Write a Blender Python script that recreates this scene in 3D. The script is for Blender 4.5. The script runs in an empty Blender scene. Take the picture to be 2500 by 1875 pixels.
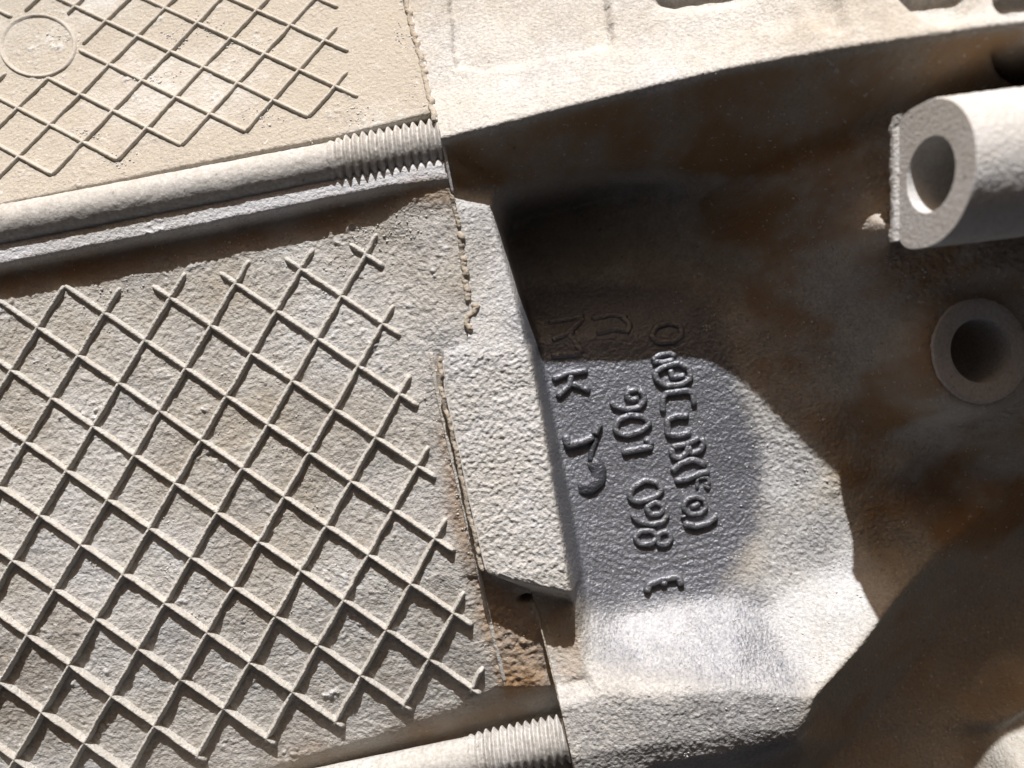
import bpy, math, random
import numpy as np
from mathutils import Vector
from mathutils.geometry import delaunay_2d_cdt

random.seed(7)
MM = 0.001                      # all layout below is in millimetres
D = 140.0                       # camera height above the datum plane
FPX = 2275.0                    # focal length in photo pixels
SC = bpy.context.scene
COL = SC.collection

# ------------------------------------------------------------------ camera
cam = bpy.data.cameras.new('camera')
cam.sensor_width = 36.0
cam.lens = 36.0 * FPX / 2500.0
cam.clip_start = 0.005
cam.clip_end = 10.0
cam.dof.use_dof = True
cam.dof.focus_distance = 0.143
cam.dof.aperture_fstop = 14.0
cam_o = bpy.data.objects.new('camera', cam)
cam_o.location = (0, 0, D * MM)
COL.objects.link(cam_o)
SC.camera = cam_o

# ------------------------------------------------------------------ sky and sun
SUN = Vector((-0.09, 0.875, 0.48)).normalized()
w = bpy.data.worlds.new('World')
SC.world = w
w.use_nodes = True
wn = w.node_tree
bg = wn.nodes['Background']
sky = wn.nodes.new('ShaderNodeTexSky')
sky.sky_type = 'NISHITA'
sky.sun_disc = False
sky.sun_elevation = math.asin(SUN.z)
sky.sun_rotation = math.atan2(SUN.x, SUN.y)
sky.air_density = 0.12
sky.dust_density = 1.6
sky.ozone_density = 0.0
tint = wn.nodes.new('ShaderNodeMix')            # light off the sandy yard around the part
tint.data_type = 'RGBA'
tint.blend_type = 'MULTIPLY'
tint.inputs[0].default_value = 1.0
tint.inputs[7].default_value = (1.0, 0.76, 0.50, 1.0)
wn.links.new(sky.outputs[0], tint.inputs[6])
wn.links.new(tint.outputs[2], bg.inputs[0])
bg.inputs[1].default_value = 0.125
sl = bpy.data.lights.new('sun', 'SUN')
sl.energy = 5.0
sl.angle = math.radians(0.6)
sl.color = (0.985, 0.99, 1.0)
so = bpy.data.objects.new('sun', sl)
so.rotation_euler = SUN.to_track_quat('Z', 'Y').to_euler()
so.location = SUN * 1.0
COL.objects.link(so)
SC.view_settings.view_transform = 'Standard'
SC.view_settings.look = 'None'
SC.view_settings.exposure = 0.26
SC.view_settings.gamma = 1.0
SC.cycles.max_bounces = 8
SC.cycles.diffuse_bounces = 5
SC.cycles.use_denoising = True


# ------------------------------------------------------------------ numeric helpers
def P(px, py, z):
    k = (D - z) / FPX
    return ((px - 1250.0) * k, -(py - 937.5) * k, z)


def topx(x, y, z):
    k = FPX / (D - z)
    return 1250.0 + x * k, 937.5 - y * k


def _h(ix, iy, seed):
    h = (ix.astype(np.int64) * 374761393 + iy.astype(np.int64) * 668265263 + seed * 974634777) & 0xFFFFFFFF
    h = ((h ^ (h >> 13)) * 1274126177) & 0xFFFFFFFF
    h = h ^ (h >> 16)
    return (h & 0xFFFFFF).astype(np.float64) / 16777215.0


def vnoise(x, y, seed=0):
    x0 = np.floor(x); y0 = np.floor(y)
    fx = x - x0; fy = y - y0
    fx = fx * fx * fx * (fx * (fx * 6 - 15) + 10); fy = fy * fy * fy * (fy * (fy * 6 - 15) + 10)
    a = _h(x0, y0, seed); b = _h(x0 + 1, y0, seed); c = _h(x0, y0 + 1, seed); d = _h(x0 + 1, y0 + 1, seed)
    return (a + (b - a) * fx) * (1 - fy) + (c + (d - c) * fx) * fy


def fbm(x, y, size, octaves=3, seed=0):
    t = 0; amp = 1.0; tot = 0
    for o in range(octaves):
        ca, sa = math.cos(o * 0.9 + 0.3), math.sin(o * 0.9 + 0.3)
        t = t + amp * (vnoise((x * ca - y * sa) / size + 17.3 * o, (x * sa + y * ca) / size + 9.1 * o, seed + o) - 0.5)
        tot += amp; amp *= 0.55; size *= 0.5
    return t / tot * 2.0


def blur1(a, s, axis):
    if s < 0.3:
        return a
    r = int(3 * s) + 1
    k = np.exp(-0.5 * (np.arange(-r, r + 1) / s) ** 2); k /= k.sum()
    pad = [(0, 0), (0, 0)]; pad[axis] = (r, r)
    b = np.pad(a, pad, mode='edge'); out = np.zeros_like(a); n = a.shape[axis]
    for i, kk in enumerate(k):
        out += kk * (b[i:i + n, :] if axis == 0 else b[:, i:i + n])
    return out


def blur(a, s):
    return blur1(blur1(a, s, 0), s, 1)


def bil(grid, gx, gy):
    gx = np.clip(gx, 0, grid.shape[1] - 1.001); gy = np.clip(gy, 0, grid.shape[0] - 1.001)
    x0 = gx.astype(int); y0 = gy.astype(int); fx = gx - x0; fy = gy - y0
    return (grid[y0, x0] * (1 - fx) + grid[y0, x0 + 1] * fx) * (1 - fy) + (grid[y0 + 1, x0] * (1 - fx) + grid[y0 + 1, x0 + 1] * fx) * fy


class Mask:
    """soft mask of a polygon of the layout (given as layout points)"""
    def __init__(self, pts, soft):
        self.x0, self.y0, self.r = -700.0, -800.0, 8.0
        nx, ny = int(4200 / self.r), int(3600 / self.r)
        X, Y = np.meshgrid(self.x0 + (np.arange(nx)) * self.r, self.y0 + np.arange(ny) * self.r)
        m = np.zeros(X.shape, bool); n = len(pts)
        for i in range(n):
            ax, ay = pts[i]; bx, by = pts[(i + 1) % n]
            if ay == by:
                continue
            c = ((ay > Y) != (by > Y)) & (X < (bx - ax) * (Y - ay) / (by - ay) + ax)
            m ^= c
        self.g = blur(m.astype(float), soft / self.r)

    def __call__(self, px, py):
        return bil(self.g, (px - self.x0) / self.r, (py - self.y0) / self.r)


class Height:
    """height field from control polylines (layout x, layout y, z)"""
    def __init__(self, lines, bounds, res=0.3, sharp=0.35, softs=()):
        self.b = bounds; self.res = res
        V = []; Z = []; E = []
        for ln in lines:
            prev = None
            dense = []
            for i, p in enumerate(ln):
                dense.append(p)
            for p in dense:
                x, y, z = P(*p)
                V.append(Vector((x, y))); Z.append(z)
                if prev is not None:
                    E.append((prev, len(V) - 1))
                prev = len(V) - 1
        ov, oe, of, mv, me, mf = delaunay_2d_cdt(V, E, [], 0, 1e-4)
        zz = []
        for i, v in enumerate(ov):
            if mv[i]:
                zz.append(sum(Z[k] for k in mv[i]) / len(mv[i]))
            else:
                best = None
                for a, b in E:
                    d = V[b] - V[a]; t = max(0, min(1, (v - V[a]).dot(d) / max(d.dot(d), 1e-9)))
                    dist = (V[a] + d * t - v).length
                    if best is None or dist < best[0]:
                        best = (dist, Z[a] * (1 - t) + Z[b] * t)
                zz.append(best[1])
        x0, x1, y0, y1 = bounds
        nx, ny = int((x1 - x0) / res) + 1, int((y1 - y0) / res) + 1
        g = np.full((ny, nx), np.nan)
        for f in of:
            a, b, c = [ov[k] for k in f[:3]]; za, zb, zc = [zz[k] for k in f[:3]]
            den = (b.x - a.x) * (c.y - a.y) - (c.x - a.x) * (b.y - a.y)
            if abs(den) < 1e-9:
                continue
            i0 = max(0, int((min(a.x, b.x, c.x) - x0) / res)); i1 = min(nx - 1, int((max(a.x, b.x, c.x) - x0) / res) + 1)
            j0 = max(0, int((min(a.y, b.y, c.y) - y0) / res)); j1 = min(ny - 1, int((max(a.y, b.y, c.y) - y0) / res) + 1)
            if i1 < i0 or j1 < j0:
                continue
            X, Y = np.meshgrid(x0 + np.arange(i0, i1 + 1) * res, y0 + np.arange(j0, j1 + 1) * res)
            u = ((X - a.x) * (c.y - a.y) - (c.x - a.x) * (Y - a.y)) / den
            v = ((b.x - a.x) * (Y - a.y) - (X - a.x) * (b.y - a.y)) / den
            ins = (u >= -1e-6) & (v >= -1e-6) & (u + v <= 1 + 1e-6)
            sub = g[j0:j1 + 1, i0:i1 + 1]
            sub[ins] = (za + u * (zb - za) + v * (zc - za))[ins]
        bad = np.isnan(g)
        if bad.any():
            g[bad] = np.nanmean(g)
        X, Y = np.meshgrid(x0 + np.arange(nx) * res, y0 + np.arange(ny) * res)
        out = blur(g, sharp / res)
        for msk, s in softs:
            px, py = topx(X, Y, out)
            mm = msk(px, py)
            out = out * (1 - mm) + blur(g, s / res) * mm
        self.g = out

    def __call__(self, x, y):
        x0, x1, y0, y1 = self.b
        return bil(self.g, (np.asarray(x, float) - x0) / self.res, (np.asarray(y, float) - y0) / self.res)

    def at(self, px, py, z0=0.0):
        """drop a layout point onto the surface"""
        z = z0
        for _ in range(14):
            x, y, _z = P(px, py, z)
            z = 0.5 * z + 0.5 * float(self(np.array([x]), np.array([y]))[0])
        x, y, _z = P(px, py, z)
        return Vector((x, y, z))


# ------------------------------------------------------------------ materials
def nd(nt, t, **kw):
    n = nt.nodes.new(t)
    for k, v in kw.items():
        setattr(n, k, v)
    return n


def noise(nt, co, scale, detail=3.0, rough=0.55, dist=0.0):
    n = nd(nt, 'ShaderNodeTexNoise')
    n.inputs['Scale'].default_value = scale
    n.inputs['Detail'].default_value = detail
    n.inputs['Roughness'].default_value = rough
    n.inputs['Distortion'].default_value = dist
    nt.links.new(co, n.inputs['Vector'])
    return n.outputs['Fac']


def ramp(nt, fac, a, b):
    n = nd(nt, 'ShaderNodeMapRange', interpolation_type='SMOOTHSTEP')
    n.inputs['From Min'].default_value = a
    n.inputs['From Max'].default_value = b
    nt.links.new(fac, n.inputs['Value'])
    return n.outputs[0]


def math_n(nt, op, a, b=None, c=None):
    n = nd(nt, 'ShaderNodeMath', operation=op)
    for i, v in enumerate((a, b, c)):
        if v is None:
            continue
        if isinstance(v, (int, float)):
            n.inputs[i].default_value = v
        else:
            nt.links.new(v, n.inputs[i])
    return n.outputs[0]


def mix(nt, fac, a, b, mode='MIX'):
    n = nd(nt, 'ShaderNodeMix', data_type='RGBA', blend_type=mode)
    for i, v in ((0, fac), (6, a), (7, b)):
        if isinstance(v, (int, float)):
            n.inputs[i].default_value = v
        elif isinstance(v, tuple):
            n.inputs[i].default_value = v + (1.0,)
        else:
            nt.links.new(v, n.inputs[i])
    return n.outputs[2]


METAL = (0.185, 0.19, 0.212)
TAN = (0.40, 0.365, 0.31)
PALE = (0.50, 0.485, 0.455)
WHITE = (0.575, 0.58, 0.60)
GRIME_SHADE = (0.29, 0.175, 0.085)  # brown for grime and for shade painted into the castings


def casting_material(name, attr=True, dust=0.8, white=0.2, grime=0.1, bump=1.0, metal=METAL, scale=1.0, gloss=0.5, metallic=0.55):
    m = bpy.data.materials.new(name)
    m.use_nodes = True
    nt = m.node_tree
    b = nt.nodes['Principled BSDF']
    co = nd(nt, 'ShaderNodeTexCoord').outputs['Object']
    n_big = noise(nt, co, 110 * scale, 3, 0.6)
    n_mid = noise(nt, co, 520 * scale, 5, 0.65)
    n_fine = noise(nt, co, 2100 * scale, 4, 0.6)
    n_spk = noise(nt, co, 1500 * scale, 2, 0.5, 0.6)
    if attr:
        a = nd(nt, 'ShaderNodeAttribute', attribute_name='cover')
        s = nd(nt, 'ShaderNodeSeparateColor')
        nt.links.new(a.outputs['Color'], s.inputs[0])
        d, wv, g = s.outputs[0], s.outputs[1], s.outputs[2]
    else:
        v = []
        for q in (dust, white, grime):
            n = nd(nt, 'ShaderNodeValue'); n.outputs[0].default_value = q; v.append(n.outputs[0])
        d, wv, g = v
    # coverage = attribute pushed about by noise
    var = math_n(nt, 'ADD', math_n(nt, 'MULTIPLY', math_n(nt, 'SUBTRACT', n_mid, 0.5), 0.45),
                 math_n(nt, 'MULTIPLY', math_n(nt, 'SUBTRACT', n_fine, 0.5), 0.8))
    dm = ramp(nt, math_n(nt, 'ADD', d, math_n(nt, 'MULTIPLY', var, 0.7)), 0.15, 0.85)
    wm = ramp(nt, math_n(nt, 'ADD', wv, math_n(nt, 'ADD', math_n(nt, 'MULTIPLY', var, 0.55), math_n(nt, 'MULTIPLY', math_n(nt, 'SUBTRACT', n_big, 0.5), 0.8))), 0.2, 0.95)
    gm = ramp(nt, math_n(nt, 'ADD', g, math_n(nt, 'MULTIPLY', math_n(nt, 'ADD', var, math_n(nt, 'SUBTRACT', n_big, 0.5)), 0.6)), 0.15, 1.0)
    tan = mix(nt, ramp(nt, math_n(nt, 'ADD', math_n(nt, 'MULTIPLY', wv, 1.6), math_n(nt, 'MULTIPLY', n_mid, 0.6)), 0.3, 0.8), TAN, PALE)
    c = mix(nt, dm, metal, tan)
    c = mix(nt, wm, c, WHITE)
    c = mix(nt, gm, c, GRIME_SHADE)
    spk = math_n(nt, 'MULTIPLY', ramp(nt, n_spk, 0.66, 0.72), math_n(nt, 'ADD', math_n(nt, 'MULTIPLY', d, 0.5), 0.1))
    c = mix(nt, spk, c, (0.66, 0.64, 0.60))
    drk = math_n(nt, 'MULTIPLY', ramp(nt, noise(nt, co, 900 * scale, 2, 0.5, 0.3), 0.70, 0.76), 0.5)
    c = mix(nt, drk, c, (0.14, 0.11, 0.085))
    hv = math_n(nt, 'ADD', 0.78, math_n(nt, 'MULTIPLY', n_fine, 0.44))
    cc = nd(nt, 'ShaderNodeCombineColor')
    for i in range(3):
        nt.links.new(hv, cc.inputs[i])
    c = mix(nt, 1.0, c, cc.outputs[0], 'MULTIPLY')
    nt.links.new(c, b.inputs['Base Color'])
    inv = math_n(nt, 'SUBTRACT', 1.0, math_n(nt, 'MAXIMUM', dm, math_n(nt, 'MULTIPLY', wm, 0.8)))
    nt.links.new(math_n(nt, 'SUBTRACT', 0.92, math_n(nt, 'MULTIPLY', inv, 0.92 - gloss)), b.inputs['Roughness'])
    nt.links.new(math_n(nt, 'MULTIPLY', inv, metallic), b.inputs['Metallic'])
    b.inputs['Specular IOR Level'].default_value = 0.3
    h = math_n(nt, 'ADD', math_n(nt, 'MULTIPLY', noise(nt, co, 1900 * scale, 2, 0.5), 1.0), math_n(nt, 'MULTIPLY', noise(nt, co, 4200 * scale, 2, 0.6), 0.35))
    bp = nd(nt, 'ShaderNodeBump')
    bp.inputs['Strength'].default_value = 0.9 * bump
    bp.inputs['Distance'].default_value = 0.00028
    nt.links.new(h, bp.inputs['Height'])
    nt.links.new(bp.outputs[0], b.inputs['Normal'])
    return m


M_CAST = casting_material('dusty_cast_aluminium')
M_RIB = casting_material('dusty_rib', attr=False, dust=0.85, white=0.2, grime=0.05, bump=1.0)
M_RIBU = casting_material('dusty_rib_tan', attr=False, dust=0.95, white=0.12, grime=0.1, bump=0.5)
M_LETTER = casting_material('bare_letter', attr=False, dust=0.22, white=0.16, grime=0.0, bump=0.9, gloss=0.42, metallic=0.6)
M_DARK = casting_material('bare_dark_metal', attr=False, dust=0.0, white=0.0, grime=0.0, bump=0.9, metal=(0.085, 0.087, 0.1), gloss=0.42, metallic=0.5)
M_ROD = casting_material('steel_stud', attr=False, dust=0.62, white=0.30, grime=0.06, bump=0.4, metal=(0.26, 0.25, 0.24), scale=0.8)
M_BOSS = casting_material('boss', attr=False, dust=0.85, white=0.5, grime=0.04, bump=1.1)
M_FACE = casting_material('machined_face', attr=False, dust=0.75, white=0.45, grime=0.05, bump=0.35, metal=(0.3, 0.3, 0.29))
M_SEAL = casting_material('dried_sealant', attr=False, dust=1.1, white=0.0, grime=0.35, bump=1.0)
M_CRUMB = casting_material('dust_crumb', attr=False, dust=1.0, white=0.45, grime=0.0, bump=0.6)
M_GASKET = casting_material('gasket', attr=False, dust=0.9, white=0.5, grime=0.1, bump=0.4)


# ------------------------------------------------------------------ mesh helpers
def link_mesh(name, V, F, mat, parent=None, smooth=True):
    me = bpy.data.meshes.new(name)
    V = np.asarray(V, dtype=np.float32) * MM
    F = np.asarray(F, dtype=np.int32) if not isinstance(F, list) else F
    if isinstance(F, np.ndarray):
        n = F.shape[0]; k = F.shape[1]
        me.vertices.add(len(V)); me.vertices.foreach_set('co', V.ravel())
        me.loops.add(n * k); me.loops.foreach_set('vertex_index', F.ravel())
        me.polygons.add(n); me.polygons.foreach_set('loop_start', np.arange(n, dtype=np.int32) * k)
        me.update(calc_edges=True)
    else:
        me.from_pydata([tuple(v) for v in V], [], F)
        me.update()
    if smooth:
        me.polygons.foreach_set('use_smooth', np.ones(len(me.polygons), dtype=bool))
    me.materials.append(mat)
    o = bpy.data.objects.new(name, me)
    COL.objects.link(o)
    if parent is not None:
        o.parent = parent
    return o


def set_cover(o, R, G, B):
    at = o.data.attributes.new('cover', 'FLOAT_COLOR', 'POINT')
    arr = np.stack([R, G, B, np.ones_like(R)], 1).astype(np.float32)
    at.data.foreach_set('color', arr.ravel())


def grid_faces(nr, nc):
    i = np.arange(nr * nc).reshape(nr, nc)
    return np.stack([i[:-1, :-1].ravel(), i[:-1, 1:].ravel(), i[1:, 1:].ravel(), i[1:, :-1].ravel()], 1)


def axis_coords(lo, a, b, hi, fine, coarse):
    return np.concatenate([np.arange(lo, a, coarse), np.arange(a, b, fine), np.arange(b, hi + coarse, coarse)])


def resample(pts, step):
    out = [Vector(pts[0])]
    for a, b in zip(pts[:-1], pts[1:]):
        a, b = Vector(a), Vector(b); n = max(1, int((b - a).length / step))
        for k in range(1, n + 1):
            out.append(a.lerp(b, k / n))
    return out


def smooth_pts(pts, it=2, closed=False):
    for _ in range(it):
        q = []
        n = len(pts)
        for i in range(n):
            if not closed and i in (0, n - 1):
                q.append(pts[i]); continue
            q.append((pts[i - 1] + pts[i] * 2 + pts[(i + 1) % n]) / 4)
        pts = q
    return pts


def sweep(pts, prof, closed=False, taper=0.5, jit=0.03, seed=0, zs=None):
    """sweep an upright open profile [(side, up)...] along points; ends are tapered round"""
    rnd = random.Random(seed)
    n = len(pts); m = len(prof)
    V = []; F = []
    for i, p in enumerate(pts):
        a = pts[i - 1] if (closed or i > 0) else p
        b = pts[(i + 1) % n] if (closed or i < n - 1) else p
        t = (b - a); t.z = 0
        if t.length < 1e-9:
            t = Vector((1, 0, 0))
        t.normalize(); s = Vector((t.y, -t.x, 0))
        k = 1.0
        if not closed:
            dd = min((p - pts[0]).length, (p - pts[-1]).length)
            k = math.sqrt(max(0.0, 1 - max(0, 1 - dd / taper) ** 2)) if dd < taper else 1.0
            k = max(k, 0.25)
        hz = zs[i] if zs is not None else 1.0
        for (u, v) in prof:
            j = jit
            q = p + s * (u * (0.4 + 0.6 * k) + rnd.uniform(-j, j))
            up = v * hz * k if v > 0 else v
            V.append((q.x, q.y, q.z + up + rnd.uniform(-j, j) * (v > 0)))
    for i in range(n if closed else n - 1):
        for c in range(m - 1):
            A = i * m + c; B = ((i + 1) % n) * m + c
            F.append((A, A + 1, B + 1, B))
    if not closed:
        F.append(tuple(range(m - 1, -1, -1))); F.append(tuple((n - 1) * m + c for c in range(m)))
    return V, F


def thing(name, label, cat, loc, group=None):
    o = bpy.data.objects.new(name, None)
    COL.objects.link(o)
    o.empty_display_size = 0.01
    o['label'] = label; o['category'] = cat
    if group:
        o['group'] = group
    return o


# ------------------------------------------------------------------ the seam between the two castings
SEAM = [(930, -700), (975, -150), (995, 0), (1040, 170), (1075, 330), (1100, 460), (1130, 610), (1147, 780), (1140, 835), (1082, 858), (1085, 950),
        (1120, 1100), (1152, 1250), (1188, 1400), (1212, 1408), (1292, 1440), (1310, 1490), (1356, 1672), (1401, 1875), (1470, 2250)]
_sx = np.array([p[0] for p in SEAM], float); _sy = np.array([p[1] for p in SEAM], float)
_sz = np.interp(_sy, [-700, 0, 330, 460, 840, 1400, 1450, 1700, 2300], [-34, -11, 3, .8, 1.0, 1.0, -3, -3, -3])
SEAM_W = np.array([P(a, b, c) for a, b, c in zip(_sx, _sy, _sz)])


def seam_x(y):
    o = np.argsort(SEAM_W[:, 1])
    return np.interp(y, SEAM_W[o, 1], SEAM_W[o, 0])


# ------------------------------------------------------------------ left casting: control lines
LEFT = [
    [(-900, -120, -34), (-400, -220, -34), (0, -300, -34), (482, -400, -34), (1000, -500, -34), (1500, -560, -34)],
    [(-900, 673, .2), (-400, 578, .2), (0, 503, .2), (482, 403, .2), (822, 337, .3), (1000, 290, 1.0), (1075, 274, 1.6), (1300, 254, 1.6)],
    [(-900, 683, -1.5), (-400, 588, -1.5), (0, 515, -1.5), (482, 415, -1.5), (822, 349, -1.5), (1075, 300, -1.5), (1300, 275, -1.5)],
    [(-900, 724, -4), (-400, 629, -4), (0, 553, -4), (482, 461, -4), (822, 386, -4), (1080, 350, -4), (1300, 320, -4)],
    [(-900, 765, 1.3), (-400, 672, 1.3), (0, 598, 1.3), (482, 504, 1.35), (822, 436, 1.5), (1060, 395, 2.0), (1300, 365, 2.0)],
    [(-900, 823, 1.3), (-400, 727, 1.3), (0, 651, 1.3), (482, 557, 1.35), (822, 487, 1.5), (963, 455, 1.9), (1080, 436, 2.0), (1300, 420, 2.0)],
    [(-900, 838, -1.4), (-400, 742, -1.4), (0, 664, -1.4), (482, 569, -1.3), (822, 498, -1.2), (940, 474, -.3), (1010, 462, .9), (1085, 452, 1.2), (1300, 440, 1.2)],
    [(-900, 980, -1.6), (-400, 880, -1.6), (0, 770, -1.6), (482, 655, -1.6), (822, 580, -1.5), (920, 548, -1.0), (985, 520, -.1), (1095, 520, .6), (1300, 520, .6)],
    [(-900, 1300, -2), (0, 1250, -2), (700, 1150, -2), (1000, 1120, -2)],
    [(960, 620, -1.2), (1010, 800, -1.2), (1030, 1000, -1.5), (1075, 1200, -1.8), (1120, 1400, -2.2), (1180, 1600, -4.4), (1210, 1680, -5.6)],
    [(1050, 620, .2), (1075, 800, .3), (1060, 870, -.6), (1070, 950, -1.1), (1095, 1080, -1.2), (1125, 1220, -1.4), (1160, 1380, -2.3), (1180, 1430, -3.6), (1250, 1560, -4.6), (1330, 1680, -5.6)],
    [(1180, 620, .4), (1180, 800, .5), (1180, 1000, -1.4), (1240, 1200, -1.6), (1290, 1400, -2.5), (1340, 1480, -3.8), (1400, 1680, -5.4)],
    [(-900, 1680, -3), (0, 1560, -3), (700, 1480, -3), (1100, 1480, -3.2)],
    [(-900, 2200, -8), (0, 2060, -7.8), (400, 1955, -7.4), (640, 1880, -7.2), (900, 1800, -7), (1100, 1730, -7), (1220, 1690, -7), (1360, 1672, -7), (1500, 1660, -7)],
    [(-900, 2250, -10), (0, 2105, -10), (400, 1996, -10), (640, 1919, -10), (900, 1841, -10), (1150, 1771, -10), (1370, 1720, -10), (1500, 1700, -10)],
    [(-900, 2270, -12), (0, 2120, -12), (400, 2015, -12), (640, 1936, -12), (900, 1856, -12), (1150, 1786, -12), (1370, 1735, -12), (1500, 1712, -12)],
    [(-900, 2500, -11), (0, 2290, -11), (1400, 1990, -11), (1600, 1950, -11)],
    [(-900, 2520, -5), (0, 2310, -5), (1400, 2010, -5), (1600, 1970, -5)],
    [(-900, 2900, -6), (0, 2900, -6), (1400, 2900, -6), (1700, 2900, -6)],
]
LB = (-128, 25, -78, 104)
HL = Height(LEFT, LB, 0.25, 0.30)

_X, _Y = np.meshgrid(LB[0] + np.arange(HL.g.shape[1]) * HL.res, LB[2] + np.arange(HL.g.shape[0]) * HL.res)
_px, _py = topx(_X, _Y, HL.g)
HL.g = HL.g - 4.0 * np.exp(-(((_px - 1286 + (_py - 1462) * .3) / 17) ** 2 + ((_py - 1462) / 10) ** 2) ** 2)

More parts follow.
